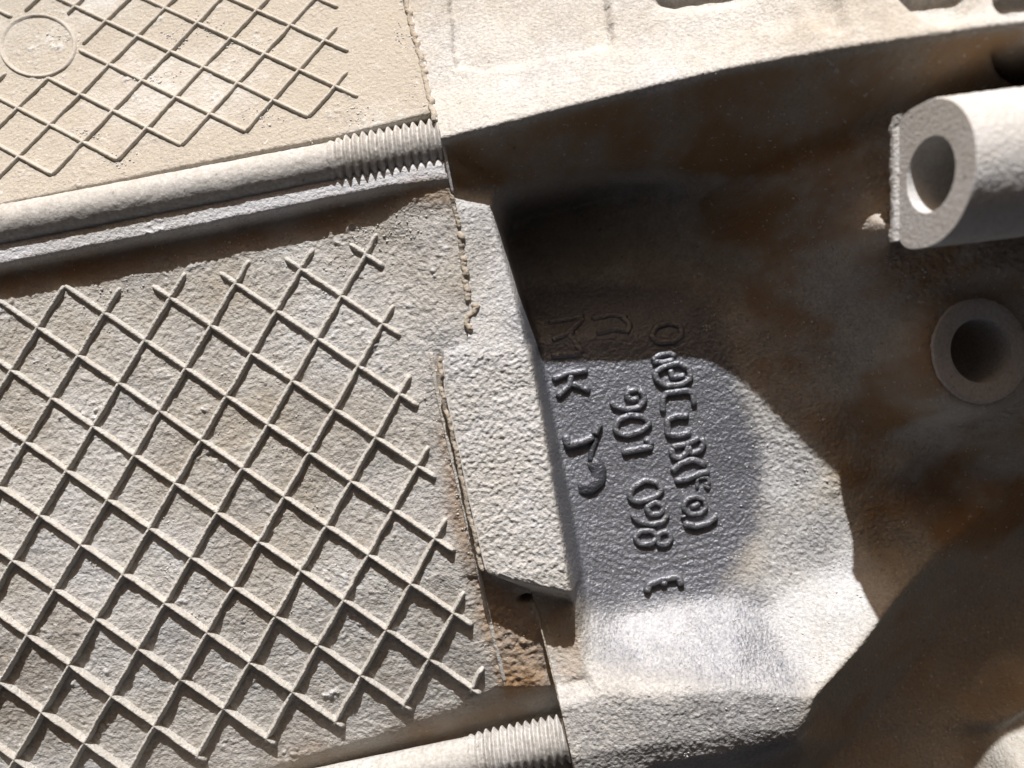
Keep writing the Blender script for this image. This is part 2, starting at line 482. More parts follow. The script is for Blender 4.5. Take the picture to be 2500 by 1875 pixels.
# ------------------------------------------------------------------ right casting: control lines
RIGHT = [
    [(700, -480, -34), (1000, -500, -32), (1800, -560, -20), (2400, -600, -6), (3200, -700, 0)],
    # inner foot of the bright band
    [(820, 300, -1), (1000, 245, -1), (1100, 205, -.8), (1250, 172, 1), (1500, 118, 2.6), (1620, 106, 3.6), (1800, 68, 5.5), (2000, 25, 12), (2200, -5, 18), (2500, -45, 25), (3000, -120, 28)],
    [(860, 400, 4), (1000, 360, 4.4), (1080, 338, 4.8), (1288, 286, 6.7), (1380, 262, 7), (1495, 234, 7.7), (1640, 199, 8.3), (1727, 178, 9.2), (1800, 162, 10.8), (1860, 150, 12.6), (1916, 140, 14.4), (2057, 116, 19), (2249, 87, 24), (2440, 60, 28.5), (2600, 40, 31), (3000, -20, 34)],
    'LIP',
    # foot of the shaded face
    [(900, 520, -1), (1105, 455, -.5), (1170, 470, -1.2), (1212, 478, -2), (1250, 450, -4), (1320, 430, -4.5), (1500, 396, -5.5), (1650, 393, -5.5), (1760, 390, -4), (1900, 375, 1), (2050, 335, 6.5), (2180, 280, 11), (2500, 200, 17), (3000, 100, 19)],
    # pocket head
    [(1250, 536, -30), (1300, 524, -31), (1400, 500, -29), (1500, 474, -25), (1630, 460, -19), (1700, 480, -16)],
    [(900, 600, .5), (1000, 840, .5)],
    [(1050, 845, .9), (1140, 842, .9), (1285, 832, .9)],
    [(1040, 866, 1.3), (1140, 862, 1.3), (1288, 850, 1.3)],
    [(1040, 1000, 1.1), (1110, 1250, 1.0), (1150, 1402, 1.0), (1195, 1404, 1.0), (1290, 1426, 1.0), (1384, 1446, .8)],
    [(1150, 1418, -4), (1200, 1418, -4), (1290, 1441, -4), (1388, 1464, -4)],
    [(1200, 1560, -5), (1310, 1560, -5), (1402, 1560, -5)],
    [(1250, 1680, -4.6), (1356, 1672, -4.4), (1430, 1655, -4)],
    [(1320, 1730, -1.4), (1380, 1722, -1.4), (1440, 1705, -1), (1520, 1690, -.4), (1650, 1690, 0), (1800, 1690, .1), (1960, 1700, -.2)],
    [(1380, 1850, -1.2), (1420, 1850, -1.2), (1600, 1815, -.6), (1800, 1790, -.6), (1935, 1775, -.8)],
    [(1380, 1990, -4), (1440, 1930, -3), (1600, 1865, -2.2), (1800, 1836, -2.2), (1945, 1806, -2.2)],
    [(1380, 2040, -10), (1480, 1990, -10), (1640, 1905, -10), (1800, 1868, -10), (1962, 1838, -10), (1998, 1800, -11)],
    # pocket rim left
    [(1112, 500, .6), (1203, 505, 0), (1228, 600, 0), (1260, 720, .3), (1288, 830, .9), (1294, 850, 1.3), (1313, 950, 1.1), (1342, 1100, 1.0), (1368, 1250, 1.0), (1390, 1400, .9), (1396, 1446, .8), (1402, 1480, -3), (1412, 1560, -4), (1432, 1650, -3)],
    # foot of the pocket's left wall
    [(1242, 590, -29), (1252, 640, -26), (1278, 730, -19), (1309, 830, -13), (1331, 950, -12.4), (1361, 1100, -12), (1392, 1250, -11), (1418, 1400, -9.6), (1430, 1480, -8.4), (1442, 1560, -6), (1452, 1650, -2.4)],
    [(1420, 590, -25), (1430, 690, -18.5), (1440, 820, -13.3), (1440, 920, -13), (1470, 1150, -12.4), (1500, 1300, -11.6), (1510, 1420, -10.6), (1520, 1500, -9.4)],
    [(1600, 580, -19), (1620, 690, -16.5), (1640, 820, -13.4), (1650, 950, -13), (1680, 1150, -12.6), (1680, 1300, -12), (1680, 1400, -11.2), (1680, 1465, -10.4)],
    # foot of the bright lower slope, then its head
    [(1432, 1490, -8.2), (1520, 1512, -9.2), (1680, 1478, -10), (1800, 1450, -10.6), (1865, 1488, -9.4)],
    [(1452, 1655, -2.2), (1620, 1650, -2.2), (1800, 1645, -2), (1960, 1680, -1.6)],
    # right edge of the pocket floor
    [(1712, 520, -15.5), (1732, 650, -15), (1775, 850, -12.9), (1822, 1000, -12.8), (1850, 1150, -12.8), (1840, 1280, -12.2), (1800, 1400, -11.2)],
    # slope to the right of the pocket
    [(1770, 440, -9), (1800, 520, -9), (1835, 640, -9.2), (1865, 760, -9.6), (1900, 900, -10.8), (1935, 1010, -11.6), (1975, 1110, -11.6), (2025, 1230, -11), (2085, 1340, -10)],
    [(1930, 420, 2.5), (1985, 600, -2), (2010, 760, -5), (2040, 880, -7), (2075, 960, -8), (2110, 1050, -10.5), (2150, 1200, -12.5), (2180, 1330, -12.5)],
    [(2090, 390, 9), (2110, 470, 8.6), (2130, 535, 11), (2150, 595, 10.5), (2165, 640, 7), (2190, 760, 5), (2230, 900, 2), (2250, 1000, -1), (2270, 1070, -6), (2300, 1150, -12), (2310, 1240, -14)],
    [(2300, 420, 14), (2400, 640, 12), (2480, 760, 11), (2560, 900, 8), (2580, 1010, 3), (2580, 1085, -4), (2590, 1160, -13)],
    [(3000, 300, 17), (3000, 900, 10), (3000, 1060, 2), (3000, 1200, -14)],
    # facet between the two creases
    [(1865, 1488, -9.4), (1980, 1412, -10), (2085, 1340, -10)],
    [(1865, 1488, -9.4), (1922, 1600, -5.4), (1968, 1682, -1.8)],
    [(2085, 1340, -10), (2150, 1400, -9), (2188, 1462, -6), (2100, 1580, -3.0), (1990, 1700, -.6), (1966, 1760, -.6), (1945, 1806, -2.2)],
    [(2188, 1462, -6), (2290, 1352, -7.5), (2420, 1232, -8), (2490, 1172, -9)],
    [(2475, 1290, -17), (2340, 1400, -16), (2222, 1500, -13), (2128, 1612, -12), (2020, 1730, -11), (1998, 1800, -11)],
    [(2330, 1480, -20), (2230, 1620, -22), (2080, 1800, -24), (1900, 1960, -24), (1600, 2010, -20)],
    [(2590, 1160, -13), (2560, 1400, -20), (2450, 1600, -23), (2300, 1780, -23), (2180, 2050, -24)],
    [(2330, 2060, -21.5), (2375, 1900, -21), (2395, 1770, -21), (2470, 1715, -21), (2600, 1690, -21), (3200, 1650, -21)],
    [(2445, 2060, -11), (2480, 1900, -11), (2490, 1795, -11.5), (2560, 1745, -12), (2700, 1740, -14), (3200, 1700, -14)],
    [(700, 2900, -4), (1500, 2800, -12), (2200, 2800, -16), (3300, 2800, -10)],
    [(3300, 1300, -15), (3300, 1650, -15)],
]
_k = RIGHT.index('LIP')
_lip = []
for q in RIGHT[_k - 1]:
    x_, y_, z_ = P(*q)
    a_, b_ = topx(x_, y_ - .75, z_ - 1.7)
    _lip.append((a_, b_, z_ - 1.7))
RIGHT[_k] = _lip
soft_deep = Mask([(1480, 640), (1660, 560), (1760, 470), (1880, 460), (2150, 420), (2250, 640), (2600, 700), (2800, 1650), (2800, 2100), (2200, 2100), (2240, 1700), (2250, 1400), (1900, 1150), (1900, 1300), (1800, 1430), (1600, 1440), (1480, 1300)], 60)
soft_low = Mask([(1440, 1440), (1850, 1400), (2080, 1320), (2120, 1450), (1960, 1640), (1900, 1860), (1440, 1760)], 30)
RB = (-28, 118, -80, 92)
soft_top = Mask([(900, -900), (3300, -900), (3300, -280), (2500, -160), (2000, -80), (1800, -40), (1500, 20), (1240, 75), (1080, 100), (960, -20)], 30)
HR = Height(RIGHT, RB, 0.25, 0.34, [(soft_deep, 1.25), (soft_low, .8), (soft_top, 4.0)])

# recesses in the bright upper surface of the right casting
rec = [(Mask([(1610, -40), (1850, -75), (1830, -10), (1660, 12), (1600, -5)], 12), 5.0),
       (Mask([(1930, -90), (2010, -110), (2075, 70), (2035, 78), (1985, 60)], 10), 1.2),
       (Mask([(2190, -35), (2420, -65), (2390, 20), (2310, 52), (2240, 15)], 12), 5.5),
       (Mask([(2440, -50), (2600, -70), (2600, 10), (2470, 32), (2440, 12)], 8), 6.0),
       (Mask([(2440, 120), (2620, 100), (2620, 180), (2520, 210), (2455, 170)], 10), 8.0),
       (Mask([(1085, -150), (1440, -260), (1500, 110), (1300, 150), (1180, 172), (1110, 160)], 5), 1.5)]
_x0, _x1, _y0, _y1 = RB
_X, _Y = np.meshgrid(_x0 + np.arange(HR.g.shape[1]) * HR.res, _y0 + np.arange(HR.g.shape[0]) * HR.res)
_px, _py = topx(_X, _Y, HR.g)
for _m, _d in rec:
    HR.g = HR.g - _m(_px, _py) * _d
# bump added to catch the sun as a lit patch within the ledge's shadow
HR.g = HR.g + 6.5 * np.exp(-((_px - 2126 - (_py - 560) * .1) / 34) ** 2 - ((_py - 580) / 40) ** 2)
# flat seat round the spot-faced hole
_c = P(2396, 856, 8.6)
_r = np.hypot(_X - _c[0], _Y - _c[1])
_w = np.clip((11.5 - _r) / 4.0, 0, 1); _w = _w * _w * (3 - 2 * _w)
HR.g = HR.g * (1 - _w) + (8.2 - .16 * (_X - _c[0]) - .05 * (_Y - _c[1])) * _w
# bore behind the spot-faced hole
_c = P(2396, 856, 9)
_r = np.hypot(_X - _c[0], (_Y - _c[1]) / 1.04)
HR.g = np.where(_r < 4.9, np.minimum(HR.g, -14), HR.g)


# ------------------------------------------------------------------ left casting mesh
casing = thing('ribbed_casing', 'left casting of dusty tan aluminium covered in raised diamond ribs', 'gearbox casing', (0, 0, 0))
housing = thing('bell_housing', 'right casting with a deep pocket, raised lettering and bolt bosses', 'gearbox housing', (0, 0, 0))

pad_mask = Mask([(1078, 858), (1140, 858), (1294, 846), (1392, 1450), (1292, 1430), (1195, 1408), (1150, 1250)], 6)
channel = Mask([(1050, 860), (1085, 860), (1190, 1400), (1300, 1450), (1360, 1672), (1230, 1690), (1190, 1600), (1120, 1350), (1060, 1050)], 14)


def dress_left(x, y, z, px, py):
    upper = np.clip((np.interp(px, [0, 1062], [540, 340]) - py) / 40 + .5, 0, 1)
    rough = 0.10 * (1 - upper) + 0.04 * upper
    strip_m = np.exp(-((py - np.interp(px, [0, 482, 822, 1060], [632, 538, 468, 420])) / 26) ** 2)
    rough = rough * (1 - .8 * strip_m)
    dn = fbm(x, y, 0.8, 2, 11) * rough + fbm(x, y, 0.42, 2, 12) * rough * .8 + fbm(x, y, 6.0, 3, 5) * 0.10 * (1 - .7 * strip_m)
    # caked dust: broad soft drifts and little clods on top
    cl = np.clip(fbm(x, y, 3.2, 3, 21) - 0.28, 0, 1) * np.clip(fbm(x, y, 0.55, 2, 33) + 0.15, 0, 1)
    dn = dn + cl * 1.0
    flank_shade = np.exp(-((py - np.interp(px, [0, 482, 822, 1020], [690, 600, 530, 470])) / 45) ** 2)  # cast shadow below the strip, painted brown into the colour
    ch = channel(px, py)
    dn = dn + ch * fbm(x, y, 0.9, 3, 41) * 0.30
    R = 0.88 * upper + 0.74 * (1 - upper) + 0.2 * fbm(x, y, 9, 3, 55)
    G = 0.02 * upper + 0.25 * (1 - upper) + 0.55 * strip_m + 0.3 * fbm(x, y, 14, 3, 77) + 1.1 * cl
    band = Mask([(640, 1890), (900, 1800), (1170, 1710), (1230, 1640), (1360, 1672), (1380, 1740), (800, 1930)], 25)(px, py)  # edge turning down to the groove; its shade is painted brown
    B = 0.10 + 0.6 * flank_shade + 0.5 * ch + 0.4 * band + 0.25 * fbm(x, y, 11, 3, 99)
    return dn, R, G, B


ys = axis_coords(-76, -60, 66, 102, 0.2, 0.8)
us = np.concatenate([np.linspace(0, 1, 480)])
x_lo = -125.0
X = np.zeros((len(ys), len(us) + 2)); Y = np.zeros_like(X); Z = np.zeros_like(X)
sx = seam_x(ys) - 0.03
fine = np.concatenate([np.linspace(0, 0.27, 30, endpoint=False), np.linspace(0.27, 1, 450)])
X[:, :-2] = x_lo + (sx[:, None] - x_lo) * fine[None, :]
X[:, -2] = sx + 0.05; X[:, -1] = sx + 0.9
Y[:] = ys[:, None]
Z[:] = HL(X, Y)
px, py = topx(X, Y, Z)
dn, R, G, B = dress_left(X, Y, Z, px, py)
Z = Z + dn
Z[:, -2] -= 0.5; Z[:, -1] -= 4
left_o = link_mesh('panel', np.stack([X, Y, Z], -1).reshape(-1, 3), grid_faces(*X.shape), M_CAST, casing)
set_cover(left_o, R.ravel(), G.ravel(), B.ravel())

# ------------------------------------------------------------------ right casting mesh
ys = axis_coords(-78, -60, 62, 90, 0.17, 0.8)
wid = np.concatenate([np.array([-0.05, -0.02]), np.linspace(0, 0.83, 640, endpoint=False), np.linspace(0.83, 1, 50)])
sx = seam_x(ys) + 0.05
X = np.zeros((len(ys), len(wid))); Y = np.zeros_like(X)
X[:] = sx[:, None] + (116.0 - sx[:, None]) * np.clip(wid, 0, 1)[None, :]
X[:, 0] -= 0.05; X[:, 1] -= 0.02
Y[:] = ys[:, None]
Z = HR(X, Y)
px, py = topx(X, Y, Z)
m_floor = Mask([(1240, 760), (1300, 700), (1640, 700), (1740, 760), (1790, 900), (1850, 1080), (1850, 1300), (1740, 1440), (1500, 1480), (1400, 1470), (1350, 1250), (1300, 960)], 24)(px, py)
m_slope = Mask([(1430, 1470), (1850, 1420), (1985, 1690), (1700, 1660), (1450, 1640)], 30)(px, py)
m_facet = Mask([(1860, 1480), (2090, 1330), (2200, 1460), (1980, 1700)], 18)(px, py)
m_wedge = Mask([(1790, 880), (1900, 1000), (2090, 1250), (2090, 1345), (1860, 1490), (1850, 1100)], 30)(px, py)
m_top = Mask([(900, -700), (3200, -800), (3200, -30), (2500, 62), (1800, 172), (1080, 350), (990, -20)], 10)(px, py)
m_lowflange = Mask([(1380, 1690), (1960, 1690), (1940, 1860), (1420, 2000)], 25)(px, py)
m_face = Mask([(1080, 345), (1800, 168), (2500, 58), (2600, 230), (2150, 330), (1900, 420), (1600, 420), (1300, 450), (1110, 470)], 12)(px, py)  # shaded face under the ledge; its shade is also painted brown
m_pad = pad_mask(px, py)
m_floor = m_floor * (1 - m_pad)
m_right = Mask([(1650, 380), (2150, 330), (2700, 230), (2700, 1250), (2300, 1350), (2150, 1380), (2060, 1200), (1900, 1030), (1780, 860)], 30)(px, py)  # right side in cast shadow; warm shade painted brown along with dirt
m_neck = Mask([(1095, 480), (1205, 490), (1260, 700), (1290, 845), (1080, 860), (1150, 790), (1130, 610)], 12)(px, py)
rust_shade = np.clip(.6 + 1.2 * fbm(X, Y, 7, 5, 301), 0, 1)  # mottles the brown that is part rusty dirt, part painted shade
m_brown_shade = Mask([(1320, 1450), (1400, 1470), (1440, 1650), (1360, 1690)], 12)(px, py)  # brown painted in where the pad's shadow falls
m_dark_shade = Mask([(2200, 1450), (2350, 1200), (2700, 1100), (2700, 1720), (2430, 1740), (2380, 1900), (1700, 1920), (1960, 1830), (2000, 1710)], 20)(px, py)  # shadowed lower right, painted browner and less white
swirl = fbm(X, Y, 0.55, 3, 211)
dn = fbm(X, Y, 5.0, 3, 205) * 0.10
amp = 0.10 + 0.08 * m_right + 0.08 * m_face + 0.08 * m_pad - 0.07 * m_slope - 0.06 * m_facet + 0.04 * m_wedge - 0.05 * m_top - 0.03 * m_floor
# ripples left by the mould at the bottom of the pocket
rip_c = P(1610, 1050, -17)
rr = np.hypot(X - rip_c[0], Y - rip_c[1])
m_rip = np.clip((py - 1200) / 120, 0, 1) * np.clip((1480 - py) / 60, 0, 1) * m_floor
dn = dn + swirl * amp + fbm(X, Y, 0.38, 2, 219) * amp * .7 + np.sin(rr * 5.2 + 2.5 * fbm(X, Y, 2.2, 2, 9)) * 0.035 * m_rip
cl = np.clip(fbm(X, Y, 2.6, 3, 221) - 0.35, 0, 1) * np.clip(fbm(X, Y, 0.5, 2, 233) + 0.1, 0, 1)
dn = dn + cl * 0.5 * (1 - m_floor)
big = fbm(X, Y, 9, 3, 255); bg2 = fbm(X, Y, 15, 3, 277)
upl = np.clip((500 - py) / 100, 0, 1)
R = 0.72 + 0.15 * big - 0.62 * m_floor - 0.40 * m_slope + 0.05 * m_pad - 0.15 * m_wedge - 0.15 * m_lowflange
G = 0.12 + 0.30 * bg2 + 0.10 * m_top + 0.30 * m_pad + 0.34 * m_neck + 0.36 * m_facet - 0.12 * m_floor + 0.26 * m_slope + 0.22 * m_wedge + 0.22 * m_lowflange + 0.6 * cl - 0.25 * (m_face + m_dark_shade)
B = 0.10 - 0.25 * m_neck + 0.25 * big + 0.35 * m_face + 0.35 * m_brown_shade + 0.30 * m_dark_shade + 0.6 * (m_right + .6 * m_face) * rust_shade - 0.3 * (m_slope + m_facet + m_top + m_wedge + m_floor)
Z = Z + dn
Z[:, 1] -= 0.5; Z[:, 0] -= 14
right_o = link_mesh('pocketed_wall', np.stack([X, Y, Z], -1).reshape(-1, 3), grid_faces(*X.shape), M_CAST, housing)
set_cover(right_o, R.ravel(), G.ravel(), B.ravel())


# ------------------------------------------------------------------ ribs
def homography(pairs):
    A = []
    for (i, j), (x, y) in pairs:
        A.append([i, j, 1, 0, 0, 0, -x * i, -x * j, -x]); A.append([0, 0, 0, i, j, 1, -y * i, -y * j, -y])
    H = np.linalg.svd(np.array(A, float))[2][-1].reshape(3, 3)

    def f(i, j):
        v = H @ np.array([i, j, 1.0])
        return v[0] / v[2], v[1] / v[2]
    return f


k1 = 1250 / 2206.0
UP = {(0, 0): (720, 45), (0, 1): (600, 160), (0, 2): (470, 280), (0, 3): (345, 405), (0, 4): (215, 540), (0, 5): (95, 675),
      (1, 1): (735, 220), (1, 2): (610, 345), (1, 3): (490, 480), (1, 4): (360, 615), (2, 0): (1000, 165), (2, 1): (880, 285), (2, 2): (757, 415), (2, 3): (630, 560),
      (3, 0): (1140, 230), (3, 1): (1030, 365), (3, 2): (910, 500), (4, 0): (1285, 300), (4, 1): (1180, 430), (4, -1): (1400, 170), (5, 0): (1440, 380),
      (3, -1): (1245, 110), (2, -1): (1115, 50), (-1, 2): (335, 215), (-1, 3): (205, 335), (-1, 4): (75, 465), (-1, 1): (460, 100), (1, 5): (235, 752), (3, 3): (785, 637)}
fu = homography([(k, (v[0] * k1, v[1] * k1)) for k, v in UP.items()])
k3 = 1300 / 2212.0
LO = {(0, 0): (375, 235), (1, 0): (545, 345), (2, 0): (718, 462), (3, 0): (895, 585), (4, 0): (1075, 705), (5, 0): (1250, 830), (6, 0): (1425, 957), (7, 0): (1595, 1085), (8, 0): (1775, 1215),
      (5, -1): (1345, 645), (5, -2): (1450, 455), (5, -3): (1560, 270), (5, -4): (1665, 90), (5, 1): (1148, 1030), (5, 2): (1055, 1215), (5, 3): (955, 1415), (5, 4): (865, 1605),
      (2, -2): (945, 105), (3, -2): (1110, 215), (4, -2): (1285, 335), (6, -2): (1625, 580), (7, -2): (1800, 710), (3, -1): (1000, 395), (4, -1): (1175, 520), (6, -1): (1525, 770), (7, -1): (1700, 895), (8, -1): (1870, 1025),
      (1, 1): (435, 530), (0, 1): (265, 420), (2, 1): (610, 655), (3, 1): (790, 780), (4, 1): (970, 900), (1, 2): (325, 720), (2, 2): (510, 850), (3, 2): (690, 970), (4, 2): (868, 1092), (0, 3): (40, 800), (1, 3): (215, 905),
      (2, 3): (400, 1030), (3, 3): (590, 1165), (4, 3): (770, 1285), (1, 4): (115, 1090), (2, 4): (305, 1225), (3, 4): (490, 1350), (4, 4): (680, 1480), (2, 5): (215, 1420), (3, 5): (400, 1545), (1, 5): (20, 1295)}
LO = {k: (v[0] * k3, 900 + v[1] * k3) for k, v in LO.items()}
LO.update({(3, -3): (722, 929), (3, -4): (782, 824), (3, -5): (844, 728), (3, -6): (909, 632), (1, -3): (516, 793), (1, -4): (584, 694), (2, -5): (748, 663), (2, -4): (683, 759), (2, -3): (620, 856),
           (0, -3): (422, 734), (0, -2): (354, 830), (-1, -2): (261, 776), (-1, -1): (193, 875), (-2, -1): (99, 810), (4, -5): (935, 793), (4, -4): (878, 895)})
fl = homography(list(LO.items()))


def add_rib(f, a, b, half_top, half_base, h0, h1, mat, seed, skip=None):
    n = max(4, int(math.hypot(b[0] - a[0], b[1] - a[1]) * 22))
    pts = []; zs = []
    for k in range(n + 1):
        t = k / n
        q = f(a[0] + (b[0] - a[0]) * t, a[1] + (b[1] - a[1]) * t)
        if not (-420 < q[0] < 1500 and -330 < q[1] < 2180):
            continue
        if skip and skip(q):
            continue
        p = HL.at(*q)
        if p.x < -121 or p.y > 98:
            continue
        pts.append(p); zs.append(h0 + (h1 - h0) * min(1, max(0, (q[1] - 600) / 1150)))
    if len(pts) < 4:
        return
    prof = [(-half_base * 1.35, -.35), (-half_base, .12), (-half_top * 1.35, .7), (-half_top * .8, .95), (0, 1.03), (half_top * .8, .95), (half_top * 1.35, .7), (half_base, .12), (half_base * 1.35, -.35)]
    wob = [fbm(np.array([p.x]), np.array([p.y]), 2.5, 2, 400)[0] for p in pts]
    zs = [z * (1 + .22 * w_) for z, w_ in zip(zs, wob)]
    pts = [p + Vector((w_ * .12, -w_ * .08, 0)) for p, w_ in zip(pts, wob)]
    V, F = sweep(pts, prof, taper=0.8, jit=0.022, seed=seed, zs=zs)
    link_mesh('rib', V, F, mat, casing)


disc_c = (93, 112)
in_disc = lambda q: ((q[0] - disc_c[0]) / 96) ** 2 + ((q[1] - disc_c[1]) / 80) ** 2 < 1.0


def split_rib(f, a, b, *args):
    """break a rib where it meets the round plug"""
    n = 60; run = []; runs = []
    for k in range(n + 1):
        t = k / n; c = (a[0] + (b[0] - a[0]) * t, a[1] + (b[1] - a[1]) * t)
        if in_disc(f(*c)):
            if len(run) > 2:
                runs.append(run)
            run = []
        else:
            run.append(c)
    if len(run) > 2:
        runs.append(run)
    for r in runs:
        add_rib(f, r[0], r[-1], *args)


sd = 100
for i in range(-6, 6):
    split_rib(fu, (i, i - 5.5), (i, 6 - i), .17, .36, .62, .62, M_RIBU, sd); sd += 1
for j in range(-7, 12):
    hi = 5.65 + j if j <= 0 else 6 - j
    split_rib(fu, (-9, j), (hi, j), .17, .36, .58, .58, M_RIBU, sd); sd += 1
for i in range(-9, 10):
    jmin = i - 9.45 if i >= 4 else {3: -6.5, 2: -5.5, 1: -4.55, 0: -3.6, -1: -2.6}.get(i, i)
    jmax = min(9.1 - i, 9)
    if i == -2: jmin = -2
    if i < -2: jmin = i + 1.0 if False else -i * 0 + (i + 0.0) * 0.5 - 1 + 1.5 * (-i - 2)
    add_rib(fl, (i, jmin), (i, jmax), .20, .42, .52, 1.2, M_RIB, sd); sd += 1
for j in range(-6, 12):
    imin = {-6: 2.6, -5: 1.6, -4: .6, -3: -.45, -2: -2, -1: -3.0}.get(j, -9)
    imax = j + 9.45 if j < 0 else 9.2 - j
    add_rib(fl, (imin, j), (imax, j), .20, .42, .52, 1.2, M_RIB, sd); sd += 1

# round plug in the upper panel
V = []; F = []
ring = []
NA = 64
for k in range(NA):
    a = 2 * math.pi * k / NA
    ring.append(HL.at(disc_c[0] + 92 * math.cos(a), disc_c[1] + 76 * math.sin(a)))
cen = HL.at(*disc_c)
prof = [(1.06, -.4), (1.02, .32), (0.99, .46), (.96, .4), (.91, .02), (.87, -.3)]
for r, h in prof:
    for p in ring:
        q = cen.lerp(p, r); V.append((q.x, q.y, q.z + h))
for r in range(len(prof) - 1):
    for k in range(NA):
        F.append((r * NA + k, r * NA + (k + 1) % NA, (r + 1) * NA + (k + 1) % NA, (r + 1) * NA + k))
o = link_mesh('ring_rib', V, F, M_RIBU, casing)


# ------------------------------------------------------------------ studs
def stud(name, label, c0, c1, z, start_px, r, rt, pitch, seed):
    a = Vector(P(c0[0], c0[1], z)); b = Vector(P(c1[0], c1[1], z))
    d = (b - a).normalized()
    root = thing(name, label, 'stud', a, 'steel studs lying in the casing grooves')
    ts = (Vector(P(start_px[0], start_px[1], z)) - a).dot(d)
    tot = (b - a).length
    up = Vector((0, 0, 1)); s = d.cross(up).normalized()

    def lathe(nm, t0, t1, dt, NA, fn, mat):
        T = np.arange(t0, t1 + dt * .5, dt); A = np.linspace(0, 2 * np.pi, NA, endpoint=False)
        TT, AA = np.meshgrid(T, A, indexing='ij')
        RR = fn(TT, AA)
        pos = np.array(a)[None, None] + np.array(d)[None, None] * TT[..., None] + np.array(s)[None, None] * (RR * np.cos(AA))[..., None] + np.array(up)[None, None] * (RR * np.sin(AA))[..., None]
        nT = len(T)
        idx = np.arange(nT * NA).reshape(nT, NA)
        F = np.stack([idx[:-1].ravel(), np.roll(idx, -1, 1)[:-1].ravel(), np.roll(idx, -1, 1)[1:].ravel(), idx[1:].ravel()], 1)
        return link_mesh(nm, pos.reshape(-1, 3), F, mat, root)

    def shank(T, A):
        return r + fbm(T, A * 3, 1.2, 3, seed) * 0.05 + 0.10 * np.clip(fbm(T, A * 3, 0.5, 2, seed + 3), 0, 1) * (np.sin(A) > .2)

    def thread(T, A):
        ph = (T / pitch - A / (2 * np.pi)) % 1.0
        tri = np.clip(1.25 * (1 - np.abs(ph * 2 - 1)) - .08, 0, 1)
        fade = np.clip((T - ts) / 3.5, 0, 1)
        return r + (rt - r) * fade * 0.55 + (tri - .5) * 1.05 * (rt - r + .42) * (0.12 + 0.88 * fade) * np.clip((T - ts) / 1.0, 0, 1) + fbm(T, A * 3, 0.5, 2, seed + 7) * 0.06

    lathe('shank', 0.0, ts + .05, 0.5, 56, shank, M_ROD)
    lathe('thread', ts, tot, 0.085, 72, thread, M_ROD)
    return root


stud('threaded_stud', 'upper dusty steel stud lying in the groove between the two ribbed panels', (-700, 688), (1086, 347.3), -0.2, (800, 391), 3.15, 3.5, 1.27, 5)
stud('threaded_stud', 'lower steel stud at the bottom edge with only its threaded end in view', (-700, 2236), (1392, 1799), -6.2, (1140, 1851.5), 3.2, 3.5, 1.27, 15)

# ------------------------------------------------------------------ gasket edge and sealant
def seam_run(y0, y1, n, dz=0.0, dx=0.0):
    out = []
    for k in range(n + 1):
        yy = y0 + (y1 - y0) * k / n
        xx = float(np.interp(yy, _sy, _sx)); zz = float(np.interp(yy, _sy, _sz))
        x, y, z = P(xx, yy, zz)
        zt = max(float(HL(np.array([x - .3]), np.array([y]))[0]), min(float(HR(np.array([x + .3]), np.array([y]))[0]), zz + 1.5))
        if dz < -50:
            zt = zz
        out.append(Vector((x + dx, y, zt)))
    return out


def strip(name, pts, wd, h, mat, parent, jit, seed, depth=2.0):
    prof = [(-wd, -depth), (-wd, h * .6), (-wd * .4, h), (wd * .4, h), (wd, h * .6), (wd, -depth)]
    V, F = sweep(smooth_pts(pts, 2), prof, taper=0.6, jit=jit, seed=seed)
    return link_mesh(name, V, F, mat, parent)


strip('gasket_edge', seam_run(-300, 300, 110), .14, .18, M_GASKET, casing, .03, 3)
g = [Vector(P(float(np.interp(yy, _sy, _sx)) + 3, yy, zz)) for yy, zz in zip(np.linspace(296, 470, 40), np.interp(np.linspace(296, 470, 40), [296, 340, 400, 470], [2.6, 3.6, 2.6, 1.3]))]
strip('gasket_edge', g, .20, .12, M_GASKET, casing, .02, 4, depth=5)
strip('gasket_edge', seam_run(880, 1395, 90, dx=.05), .12, .15, M_GASKET, casing, .03, 5)
g = [Vector(P(float(np.interp(yy, _sy, _sx)), yy, -3.0 if yy > 1640 else -3.6)) for yy in np.linspace(1470, 2100, 80)]
strip('gasket_edge', g, .12, .1, M_SEAL, casing, .03, 6, depth=4)


strip('parting_ridge', resample([HL.at(*q) for q in [(1052, 860), (1066, 950), (1095, 1080), (1128, 1220), (1165, 1380), (1192, 1500), (1216, 1600), (1232, 1665)]], .3), .30, .28, M_RIB, casing, .03, 8, depth=.5)


def bead(pts, r0, seed, name='sealant_bead', mat=None):
    rnd = random.Random(seed)
    prof = [(math.cos(a) * r0, max(-.4, math.sin(a) * r0)) for a in np.linspace(-.6, math.pi + .6, 9)]
    wv_ = [fbm(np.array([p.y]), np.array([p.x]), .9, 3, seed)[0] for p in pts]
    pts = [p + Vector((q_ * .35, 0, q_ * .2 - .05)) for p, q_ in zip(pts, wv_)]
    V, F = sweep(pts, prof, taper=.8, jit=.05, seed=seed, zs=[.95 + .6 * q_ for q_ in wv_])
    link_mesh(name, V, F, mat or M_SEAL, casing)


bead(seam_run(-100, 300, 110, dx=-.35), .45, 31)
bead(seam_run(470, 560, 30), .35, 32)
bead(seam_run(560, 740, 60), .50, 33)
hk = [(1150, 742), (1162, 748), (1158, 762), (1143, 772), (1140, 790), (1148, 812)]
bead(resample([HR.at(*q) for q in hk], .25), .45, 34)
bead(seam_run(870, 1395, 150, dx=-.45), .34, 35)

